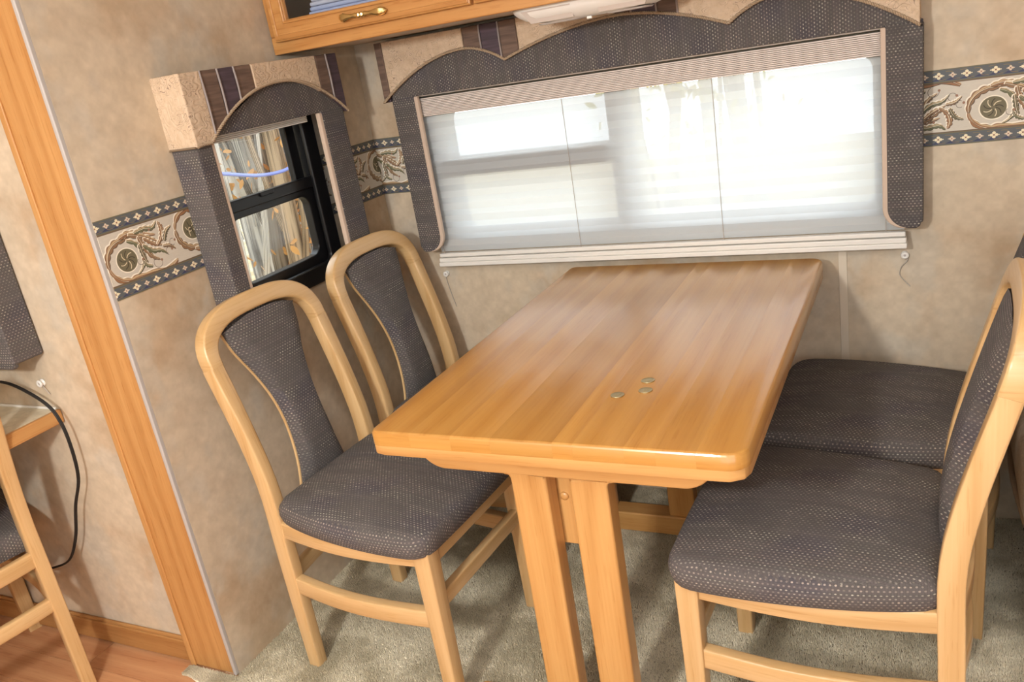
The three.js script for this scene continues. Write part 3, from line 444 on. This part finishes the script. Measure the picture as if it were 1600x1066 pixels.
knob('white blind anchor knob on the wall above the ledge at the left', [-0.368, 0.778, 1.0245], 'z', [[0.004, -0.01, 0.006], [0.014, -0.03, 0.004]]);

// ---------------------------------------------------------------- overhead cabinet and its lamp
{
  const CB = 1.427, CT = 1.975, ZF = 0.36, XE = 1.75;
  const t = thing('overhead_cabinet', 'oak overhead cabinet with glass doors above the two windows', 'cabinet', [0, CB, 0]);
  const B = (x0, x1, y0, y1, z0, z1, r = 0.002, gr = 'x') => uvBox(rb(x1 - x0, y1 - y0, z1 - z0, (x0 + x1) / 2, (y0 + y1) / 2 - CB, (z0 + z1) / 2, r), gr, [x0, y0]);
  mesh('bottom_panel', B(0.002, XE, CB, CB + 0.012, 0.002, ZF - 0.018), std({ color: 0xb9a894, roughness: 0.6 }), t);
  mesh('side_panel', B(0.002, 0.014, CB + 0.012, CT, 0.002, ZF - 0.018, 0.002, 'y'), M.dark, t); mesh('side_panel', B(XE - 0.012, XE, CB + 0.012, CT, 0.002, ZF - 0.018, 0.002, 'y'), M.cabinet, t);  // left panel darkened to go with the unlit interior
  mesh('back_panel', B(0.014, XE - 0.012, CB + 0.012, CT, 0.002, 0.006), M.dark, t);  // dark colour stands in for shade inside the unlit cabinet
  mesh('face_frame', [B(0.002, XE, CB - 0.001, CB + 0.042, ZF - 0.018, ZF, 0.003), B(0.002, XE, CT - 0.04, CT, ZF - 0.018, ZF, 0.003), ...[0.002, 0.582, 1.162, XE - 0.044].map((x) => B(x, x + 0.044, CB + 0.042, CT - 0.04, ZF - 0.018, ZF, 0.003, 'y'))], M.cabinet, t);
  const handleG = (() => { // cast brass pull: fluted flared ends, beaded middle
    const prof = [[0.0, 0.002], [0.006, 0.0075], [0.014, 0.0095], [0.022, 0.0075], [0.032, 0.005], [0.042, 0.0042], [0.048, 0.006], [0.052, 0.0044], [0.056, 0.0066], [0.06, 0.0044], [0.064, 0.0066], [0.068, 0.0044], [0.072, 0.006], [0.078, 0.0042], [0.09, 0.005], [0.1, 0.0075], [0.108, 0.0095], [0.116, 0.0075], [0.122, 0.002]];
    const rings = prof.map(([u, r]) => { const o = [], fl = u < 0.03 || u > 0.092 ? 0.22 : 0; for (let k = 0; k < 20; k++) { const a = k / 20 * 6.2832, rr = r * (1 - fl * (k % 4 < 2 ? 1 : 0)); o.push([u - 0.061, rr * Math.sin(a) * 1.15, rr * Math.cos(a) * 0.7 + 0.016 - 60 * Math.pow(Math.max(0, Math.abs(u - 0.061) - 0.03) , 2) * 0.12]); } return o; });
    const post = (u) => new THREE.CylinderGeometry(0.0034, 0.0048, 0.014, 10).rotateX(Math.PI / 2).translate(u, 0, 0.006);
    return join([uvBox(loft(rings)), uvBox(post(-0.045)), uvBox(post(0.045))]);
  })();
  for (const [x0, x1] of [[0.028, 0.602], [0.61, 1.182], [1.19, 1.728]]) {
    const y0 = CB + 0.028, y1 = CT - 0.02, w = 0.05, zf = ZF + 0.018;
    const door = mesh('door', [frameRing(x0, y0 - CB, x1, y1 - CB, w, 0.004, 0.018, 0.005).translate(0, 0, ZF + 0.001)].map((g) => uvBox(g, 'x', [x0, 0.1])), M.cabinet, t);
    const mold = frameRing(x0 + w - 0.01, y0 - CB + w - 0.01, x1 - w + 0.01, y1 - CB - w + 0.01, 0.008, 0.003, 0.007, 0.003).translate(0, 0, zf - 0.001); mesh('molding', uvBox(mold), M.cabinet, door);
    const rim = frameRing(x0 + 0.004, y0 - CB + 0.004, x1 - 0.004, y1 - CB - 0.004, 0.012, 0.004, 0.005, 0.002).translate(0, 0, zf - 0.001); mesh('raised_edge', uvBox(rim), M.cabinet, door);
    mesh('pane', rb(x1 - x0 - 2 * w + 0.012, y1 - y0 - 2 * w + 0.012, 0.003, (x0 + x1) / 2, (y0 + y1) / 2 - CB, ZF + 0.008, 0.001), M.glass, door);
    const h = mesh('handle', handleG.clone().rotateZ(-0.02), M.brass, door); h.position.set((x0 + x1) / 2, y0 - CB + 0.025, zf); h.scale.set(1.14, 0.95, 1.1);
  }
  // folded cloths behind the glass
  const r = rng(33), first = [];
  for (let i = 0; i < 6; i++) {
    const c = thing('folded_cloth', ['lowest', 'second lowest', 'third lowest', 'third highest', 'second highest', 'topmost'][i] + ' folded grey-blue cloth in the stack behind the cabinet glass', 'cloth', [0.292 + (r() - 0.5) * 0.02, CB + 0.0125 + i * 0.0215, 0.215], 'folded cloths in the overhead cabinet');
    const g = []; for (let k = 0; k < 2; k++) g.push(uvBox(rb(0.34 - k * 0.004, 0.0102, 0.22, (k - 0.5) * 0.004, 0.0055 + k * 0.0105, 0, 0.005, 3))); mesh('fold', g, std({ color: [0x9fb2d8, 0xb4bfd6, 0x93a4cc][i % 3], roughness: 0.9 }), c);
  }
  // twin lamp under the cabinet, switched off
  const l = thing('under_cabinet_light', 'white twin-lens light fixture under the oak cabinet, switched off', 'light', [0.85, CB, 0.25]);
  const ring = (hw, hd, y, rr) => section(V(0, y, 0), V(1, 0, 0), V(0, 0, 1), hw, hd, rr);
  mesh('housing', uvBox(loft([ring(0.187, 0.08, -0.0005, 0.05), ring(0.187, 0.08, -0.004, 0.05), ring(0.185, 0.079, -0.009, 0.05), ring(0.176, 0.075, -0.018, 0.05), ring(0.161, 0.068, -0.027, 0.045), ring(0.136, 0.058, -0.034, 0.04), ring(0.11, 0.042, -0.0375, 0.03), ring(0.08, 0.03, -0.0385, 0.03)])), M.white, l);
  const lensM = phy({ color: 0xcfc6be, roughness: 0.35, clearcoat: 0.5 });
  for (const s of [-1, 1]) { const g = loft([[[s * 0.03, -0.0065, 0.0805], [s * 0.15, -0.0065, 0.0805], [s * 0.135, -0.0345, 0.064], [s * 0.03, -0.0345, 0.064]], [[s * 0.03, -0.0065, 0.074], [s * 0.15, -0.0065, 0.074], [s * 0.135, -0.033, 0.058], [s * 0.03, -0.033, 0.058]]]); mesh('lens', uvBox(g), lensM, l); const u = section(V(s * 0.082, -0.0372, 0.004), V(1, 0, 0), V(0, 0, 1), 0.05, 0.042, 0.02), d = section(V(s * 0.082, -0.0405, 0.004), V(1, 0, 0), V(0, 0, 1), 0.046, 0.038, 0.02); mesh('lens', uvBox(loft([u, d])), lensM, l); }
  mesh('switch', uvBox(rb(0.012, 0.006, 0.006, 0.0, -0.0415, 0.045, 0.0015)), M.white, l);
}

// ---------------------------------------------------------------- dining table
{
  const t = thing('dining_table', 'honey-coloured wooden dining table with twin-leg trestles', 'table', [0.961, 0, 0.576]);
  const x0 = -0.341, x1 = 0.338, z0 = -0.516, z1 = 0.519, H = 0.74, LOW = 0.712, BOT = 0.692;
  const zEdge = (x, d, s) => { const CR = x > 0 ? 0.034 : 0.02, R = Math.max(0.004, CR - d), ex = (x > 0 ? x1 : -x0) - d, ez = z1 - d, k = Math.abs(x) - (ex - R); return s * (k > 0 ? ez - R + Math.sqrt(Math.max(0, R * R - k * k)) : ez); };
  function slabStrip(a, b, rings) { // a..b across x, rings: [inset, y]
    const L = a < x0 + 0.001, Rr = b > x1 - 0.001, n = L || Rr ? 16 : 2;
    return loft(rings.map(([d, y]) => { const lo = L ? x0 + d : a, hi = Rr ? x1 - d : b, xs = []; for (let i = 0; i <= n; i++) { let s = i / n; if (L && Rr) s = 0.5 - 0.5 * Math.cos(Math.PI * s); else if (L) s = s * s; else if (Rr) s = 1 - (1 - s) * (1 - s); xs.push(lerp(lo, hi, s)); }
      return [...xs.map((x) => [x, y, zEdge(x, d, 1)]), ...xs.slice().reverse().map((x) => [x, y, zEdge(x, d, -1)])]; }));
  }
  const cuts = [-0.341, -0.252, -0.168, -0.09, 0.025, 0.061, 0.148, 0.199, 0.262, 0.338], q = 0.0075;
  const rr = [[q, H], [q * 0.62, H - q * 0.08], [q * 0.3, H - q * 0.3], [q * 0.08, H - q * 0.62], [0, H - q], [0, LOW + 0.0003]];
  for (let i = 0; i + 1 < cuts.length; i++) mesh('plank', uvBox(slabStrip(cuts[i] + 0.00004, cuts[i + 1] - 0.00004, rr), 'z', [i * 0.37, i * 0.171]), tableTones[i], t);
  mesh('lower_slab', uvBox(slabStrip(x0, x1, [[0.0003, LOW], [0.0003, BOT + 0.004], [0.0016, BOT + 0.001], [0.004, BOT]]), 'x', [0.1, 0.05]), phy({ map: T.beech, color: tint(0.92, 0.77, 0.56), roughness: 0.34, clearcoat: 0.4, clearcoatRoughness: 0.2 }), t);
  const wm = phy({ map: T.beech, color: tint(0.92, 0.76, 0.54), roughness: 0.34, clearcoat: 0.35, clearcoatRoughness: 0.2 });
  for (const [cx, cz] of [[-0.036, 0.375], [-0.098, -0.363]]) {
    const ap = roundRect(cx - 0.295, 0.6, cx + 0.295, BOT - 0.0005, [0.06, 0.06, 0.004, 0.004]);
    mesh('apron', uvBox(extrude(ap, 0.044, 0.004, 3).translate(0, 0, cz - 0.022), 'x', [cz, 0.2]), wm, t);
    for (const s of [-1, 1]) { // leg with a filleted joint to the apron
      const c = cx + s * 0.06 - (cz < 0 && s < 0 ? 0.115 : 0), sh = new THREE.Shape(), h = 0.037, f = 0.014; sh.moveTo(c - h, 0.034); sh.lineTo(c + h, 0.034); sh.lineTo(c + h, 0.6 - f); sh.quadraticCurveTo(c + h, 0.6, c + h + (s > 0 ? f : 0.0), 0.6); sh.lineTo(c - h - (s < 0 ? f : 0), 0.6); sh.quadraticCurveTo(c - h, 0.6, c - h, 0.6 - f); sh.closePath();
      mesh('leg', uvBox(extrude(sh, 0.043, 0.005, 3).translate(0, 0, cz - 0.0215), 'y', [s * 0.2 + cz, 0.1 * s]), wm, t);
    }
    mesh('foot', uvBox(extrude(roundRect(cx - 0.29, 0.0, cx + 0.29, cz > 0 ? 0.036 : 0.06, [0.006, 0.006, 0.02, 0.02]), cz > 0 ? 0.045 : 0.06, 0.005, 3).translate(0, 0, cz - (cz > 0 ? 0.0225 : 0.03)), 'x', [0.3, cz]), wm, t);
  }
  mesh('centre_plank', uvBox(rb(0.16, 0.235, 0.02, -0.035, 0.545, 0.34, 0.003), 'y', [0.5, 0.3]), wm, t);
  mesh('centre_beam', uvBox(beam(V(-0.035, 0.54, 0.33), V(-0.09, 0.54, -0.335), V(0, 1, 0), 0.014, 0.07, 0.004), 'z'), wm, t);
  const pg = new THREE.SphereGeometry(0.009, 14, 10).scale(1, 1, 0.55).translate(-0.048, 0.535, 0.3505); mesh('peg', uvBox(pg), wm, t);
}
// three coins
{
  const pr = [[0, 0], [0.0118, 0], [0.0124, 0.0004], [0.0124, 0.0014], [0.0118, 0.0018], [0.0108, 0.0018], [0.0104, 0.0014], [0, 0.0014]].map((q) => new THREE.Vector2(...q));
  const L = ['brass-coloured coin lying alone to the left of the other two on the table', 'brass-coloured coin lying farthest back of the three on the table', 'brass-coloured coin lying nearest in front of the back coin on the table'];
  [[1.037, 0.903], [1.074, 0.836], [1.082, 0.879]].forEach(([x, z], i) => {
    const c = thing('coin', L[i], 'coin', [x, 0.7401, z], 'coins on the table'); mesh('blank', uvBox(new THREE.LatheGeometry(pr, 36)), M.coin, c);
    const s = new THREE.Shape(), r = rng(80 + i); for (let k = 0; k <= 24; k++) { const a = k / 24 * 6.2832, d = 0.0048 + 0.0022 * Math.sin(a * 3 + i) * r(); k ? s.lineTo(d * Math.cos(a), d * Math.sin(a)) : s.moveTo(d * Math.cos(a), d * Math.sin(a)); } mesh('relief', uvBox(extrude(s, 0.0006, 0.0002, 1).rotateX(-Math.PI / 2).translate(0, 0.0013, 0)), M.coin, c); c.rotation.y = i * 1.3;
  });
}

// ---------------------------------------------------------------- dining chairs (forward = +x)
const lean = (y) => pwl(y, [0, 0.3, 0.46, 0.52, 0.58, 0.66, 0.85, 0.95], [0, 0, -0.002, 0.0025, 0.013, 0.032, 0.084, 0.108]);
function makeChair() {
  const t = new THREE.Group();
  const H = 0.176, BX = V(0, 0, 1), wood = M.beech, W = (g, gr, o = [0, 0]) => uvBox(g, gr, o);
  // rear legs run up into the back
  for (const s of [-1, 1]) {
    const pts = []; for (let i = 0; i <= 22; i++) { const y = lerp(0, 0.79, i / 22); pts.push(V(-lean(y), y, s * H)); }
    mesh('rear_leg', W(sweep(pts, V(0, 0, 1), (k) => lerp(0.017, 0.0205, Math.sin(Math.PI * clamp(k, 0, 1))), (k) => 0.0155 + 0.003 * smooth(0.75, 1, k), 0.0042), 'y', [s * 0.3, 0]), wood, t);
  }
  // bent top rail
  const N = 28, arch = [];
  for (let i = 0; i <= N; i++) { const a = Math.PI * i / N, c = Math.cos(a), s = Math.sin(a), z = Math.sign(c) * Math.pow(Math.abs(c), 0.72) * (H - 0.001), y = 0.788 + 0.104 * Math.pow(s, 0.78); arch.push(V(-lean(y), y, z)); }
  const rel = V(1, 0.25, 0).normalize();
  mesh('top_rail', W(sweep(arch, rel, (k) => 0.0175 + 0.0045 * Math.pow(Math.sin(Math.PI * k), 0.8), 0.018, 0.0045), 'z'), wood, t);
  // front legs, slightly tapered
  for (const s of [-1, 1]) mesh('front_leg', W(sweep([V(0.425, 0, s * 0.187), V(0.425, 0.2, s * 0.1865), V(0.425, 0.412, s * 0.1855)], V(0, 0, 1), (k) => 0.0165 + 0.0042 * k, (k) => 0.0165 + 0.0042 * k, 0.003), 'y', [s * 0.2, 0.1]), wood, t);
  // bowed side rails and stretchers
  const bow = (y, h, d, amt, x0 = 0.014, x1 = 0.41) => (s) => { const pts = []; for (let i = 0; i <= 14; i++) { const k = i / 14; pts.push(V(lerp(x0, x1, k), y, s * (lerp(H, 0.186, k) + amt * Math.sin(Math.PI * k)))); } return W(sweep(pts, V(0, 1, 0), d, h, 0.004), 'x', [s, y]); };
  for (const s of [-1, 1]) { mesh('side_rail', bow(0.39, 0.021, 0.011, 0.018)(s), wood, t); mesh('side_stretcher', bow(0.237, 0.0215, 0.0125, 0.018)(s), wood, t); }
  mesh('front_rail', W(rb(0.022, 0.042, 0.338, 0.428, 0.391, 0, 0.003), 'z'), wood, t);
  mesh('front_stretcher', W(rb(0.022, 0.036, 0.34, 0.426, 0.275, 0, 0.004), 'z'), wood, t);
  for (const [y, h, nm] of [[0.39, 0.02, 'rear_rail'], [0.26, 0.018, 'rear_stretcher']]) { const pts = []; for (let i = 0; i <= 12; i++) { const k = i / 12; pts.push(V(-0.022 * Math.sin(Math.PI * k), y, lerp(-H, H, k))); } mesh(nm, W(sweep(pts, V(0, 1, 0), 0.01, h, 0.004), 'z'), wood, t); }
  // seat cushion
  const outline = (n) => { const base = [], cs = [[0.016, -0.186, 0.02], [0.016, 0.186, 0.02], [0.456, 0.224, 0.06], [0.456, -0.224, 0.06]]; const s = new THREE.Shape(); // x, z
    s.moveTo(0.036, -0.19); s.bezierCurveTo(0.15, -0.228, 0.3, -0.238, 0.405, -0.23); s.quadraticCurveTo(0.452, -0.226, 0.455, -0.18); s.quadraticCurveTo(0.462, 0, 0.455, 0.18); s.quadraticCurveTo(0.452, 0.226, 0.405, 0.23); s.bezierCurveTo(0.3, 0.238, 0.15, 0.228, 0.036, 0.19); s.quadraticCurveTo(0.018, 0.183, 0.016, 0.165); s.quadraticCurveTo(0.006, 0, 0.016, -0.165); s.quadraticCurveTo(0.018, -0.183, 0.036, -0.19);
    return s.getSpacedPoints(n).slice(0, n); };
  const ol = outline(96), cx = 0.24, ringAt = (sc, dx, y) => ol.map((p) => { const r = Math.hypot(p.x - cx, p.y), f = sc * (1 + dx / Math.max(r, 0.05)); return [cx + (p.x - cx) * f, y(p), p.y * f]; });
  const crown = (p, k) => 0.4665 + 0.017 * (1 - k * k) - 0.006 * smooth(0.3, 0.46, cx + (p.x - cx) * k);
  const rings = [ringAt(1, -0.02, () => 0.4085), ringAt(1, -0.004, () => 0.4095), ringAt(1, 0.0, () => 0.418), ringAt(1, 0.004, () => 0.432), ringAt(1, 0.003, () => 0.446), ringAt(1, -0.003, () => 0.456), ringAt(1, -0.012, (p) => lerp(0.463, crown(p, 0.95), 0.5))];
  for (const k of [0.9, 0.8, 0.66, 0.5, 0.34, 0.18, 0.06]) rings.push(ringAt(k, 0, (p) => crown(p, k)));
  mesh('seat', W(loft(rings), 'x', [0.05, 0.02]), M.fabric, t);
  // upholstered back panel: plywood spine with a pad on its face
  const hw = (y) => pwl(y, [0.44, 0.5, 0.56, 0.62, 0.68, 0.74, 0.8, 0.87], [0.078, 0.066, 0.058, 0.055, 0.062, 0.08, 0.104, 0.118]);
  const panel = (xf, xb, bulge, w, yT, y0 = 0.44) => { const rr = []; const n = 18, m = 9; for (let i = 0; i <= n; i++) { const y = lerp(y0, yT, i / n), h = hw(y) + w, ring = []; const top = (z) => y > 0.8 ? Math.min(y, 0.862 - 0.9 * z * z - 0 + (y - 0.862) * 0) : y;
    for (let j = 0; j <= m; j++) { const s = -1 + 2 * j / m, z = s * h, yy = Math.min(y, 0.872 - 1.6 * z * z); const b = bulge * Math.pow(Math.max(0, 1 - Math.pow(Math.abs(s), 5)), 0.6) * Math.pow(Math.sin(Math.PI * clamp(0.04 + 0.92 * i / n, 0, 1)), 0.35); ring.push([-lean(yy) + xf + b, yy, z]); }
    for (let j = m; j >= 0; j--) { const s = -1 + 2 * j / m, z = s * h, yy = Math.min(y, 0.872 - 1.6 * z * z); ring.push([-lean(yy) + xb, yy, z]); } rr.push(ring); } return loft(rr); };
  const back = mesh('backrest', W(panel(-0.002, -0.008, 0.0, 0.003, 0.874), 'y'), wood, t);
  mesh('back_pad', W(panel(0.006, -0.002, 0.024, 0, 0.87), 'z', [0.03, 0.07]), M.fabric, back);
  mesh('rear_cover', W(panel(-0.008, -0.014, 0, -0.006, 0.866), 'z'), M.fabric, back);
  return t;
}
const protoChair = makeChair();
function chair(label, x, z, side, ang, group) {
  const c = protoChair.clone(), onCarpet = z < 1.1; c.name = numbered('dining_chair'); scene.add(c); tag(c, label, 'chair', group);
  c.position.set(x, onCarpet ? 0 : -0.0064, z); c.rotation.y = side > 0 ? -ang : Math.PI + ang; return c;
}
const CG = 'dining chairs around the table';
chair('dining chair with charcoal fleck upholstery nearest the camera on the left of the table', 0.19, 0.773, 1, 0.06, CG);
chair('dining chair left of the table, farther one beside the wide window', 0.188, 0.29, 1, 0.06, CG);
chair('dining chair nearest the camera on the right side of the table, seen in profile', 1.578, 0.782, -1, -0.03, CG);
chair('dining chair right of the table, farther one with its seat against the back wall', 1.645, 0.312, -1, -0.11, CG);
chair('dining chair seen from behind at the left edge of the photo on the laminate floor', -0.44, 1.345, -1, -0.29, null);

// ---------------------------------------------------------------- ledge at the left, its cord, the sofa end at the right
{
  const t = thing('desk_ledge', 'small desk ledge with pale laminate top and oak edge at the left', 'desk', [-0.848, 0.6775, 1.0245]);
  mesh('top_panel', uvBox(rb(0.998, 0.03, 0.5, -0.002, 0.016, 0.251, 0.002)), M.stone, t);
  mesh('edge_strip', uvBox(rb(0.012, 0.034, 0.512, 0.503, 0.0145, 0.257, 0.003), 'z'), M.oak, t); mesh('edge_strip', uvBox(rb(1.0, 0.034, 0.012, -0.003, 0.0145, 0.507, 0.003)), M.oak, t);
  mesh('caulk_bead', uvBox(rb(0.99, 0.006, 0.006, 0, 0.033, 0.004, 0.0025)), M.white, t);
  mesh('side_panel', uvBox(rb(0.018, 0.664, 0.48, -0.48, -0.334, 0.25, 0.002), 'y'), M.oak, t);
  const c = thing('power_cord', 'black power cord hanging over the end of the desk ledge by the wall', 'cord', [-0.36, 0.7, 1.06]);
  const P = [[-0.7, 0.715, 1.12], [-0.6, 0.775, 1.08], [-0.476, 0.791, 1.06], [-0.371, 0.761, 1.06], [-0.318, 0.726, 1.06], [-0.302, 0.692, 1.06], [-0.297, 0.641, 1.06], [-0.312, 0.544, 1.06], [-0.364, 0.458, 1.06], [-0.413, 0.359, 1.06], [-0.476, 0.282, 1.06], [-0.554, 0.247, 1.06], [-0.64, 0.226, 1.06], [-0.8, 0.2, 1.05]].map((q) => V(q[0] + 0.36, q[1] - 0.7, q[2] - 1.06));
  const cv = new THREE.CatmullRomCurve3(P), off = (d) => P.map((q) => q.clone().add(V(0, 0, d))); mesh('cable', [uvBox(tube(off(0.0018), 0.0026, 90, 8)), uvBox(tube(off(-0.0018), 0.0026, 90, 8))], M.rubber, c);
  const s = thing('sofa', 'end of a beige sofa seat at the right edge behind the chairs', 'sofa', [2.2, 0, 0.3]);
  mesh('seat_cushion', uvBox(rb(1.0, 0.22, 0.56, 0, 0.385, 0, 0.07, 6)), M.sofa, s);
  mesh('piping', uvBox(tube([V(-0.49, 0.305, 0.22), V(-0.5, 0.302, 0), V(-0.49, 0.305, -0.22)], 0.006, 20, 6)), M.braid, s);
  mesh('base', uvBox(rb(0.92, 0.27, 0.5, 0.01, 0.136, -0.02, 0.01)), M.dark, s);
  mesh('back_cushion', uvBox(rb(0.94, 0.36, 0.16, 0.03, 0.66, -0.2, 0.06, 5)), M.sofa, s);
}

// ---------------------------------------------------------------- unseen main lamp and added fill panel (both behind the camera)
{
  const t = thing('unseen_key_lamp', 'unseen round glass lamp behind the camera, placed as the main light of the room', 'lamp', [KEY_LAMP.x, KEY_LAMP.y, KEY_LAMP.z]);  // unseen main light, shaped as a pendant globe, placed from the cast shadows
  mesh('lamp_globe', new THREE.SphereGeometry(0.09, 24, 16), std({ color: 0xffffff, emissive: tint(...KEY_LAMP.color), emissiveIntensity: 3, roughness: 0.4 }), t);
  mesh('stem', uvBox(new THREE.CylinderGeometry(0.006, 0.006, ROOM_H - KEY_LAMP.y - 0.085, 8).translate(0, (ROOM_H - KEY_LAMP.y) / 2 + 0.0425, 0)), M.brass, t);
  mesh('ceiling_rose', uvBox(new THREE.CylinderGeometry(0.05, 0.055, 0.02, 24).translate(0, ROOM_H - KEY_LAMP.y - 0.0105, 0)), M.brass, t);
  const l = new THREE.PointLight(tint(...KEY_LAMP.color), KEY_LAMP.power); l.castShadow = true; l.shadow.radius = 4.0; l.shadow.mapSize.set(2048, 2048); t.add(l);
  const p = thing('added_fill_light', 'added flat white fill light panel on the ceiling behind the camera', 'lamp', [FILL_PANEL.x, ROOM_H, FILL_PANEL.z]);  // added panel that lifts the shadows with fill light
  mesh('fill_light_face', rb(FILL_PANEL.w, 0.02, FILL_PANEL.h, 0, -0.011, 0, 0.004), std({ color: 0xffffff, emissive: tint(...FILL_PANEL.color), emissiveIntensity: 3, roughness: 0.5 }), p);
  const a = new THREE.RectAreaLight(tint(...FILL_PANEL.color), FILL_PANEL.power, FILL_PANEL.w, FILL_PANEL.h); a.position.set(0, -0.024, 0); a.rotation.x = -Math.PI / 2; p.add(a);
}

scene.traverse((o) => { if (o.isMesh) o.castShadow = o.receiveShadow = true; });
renderer.render(scene, camera);
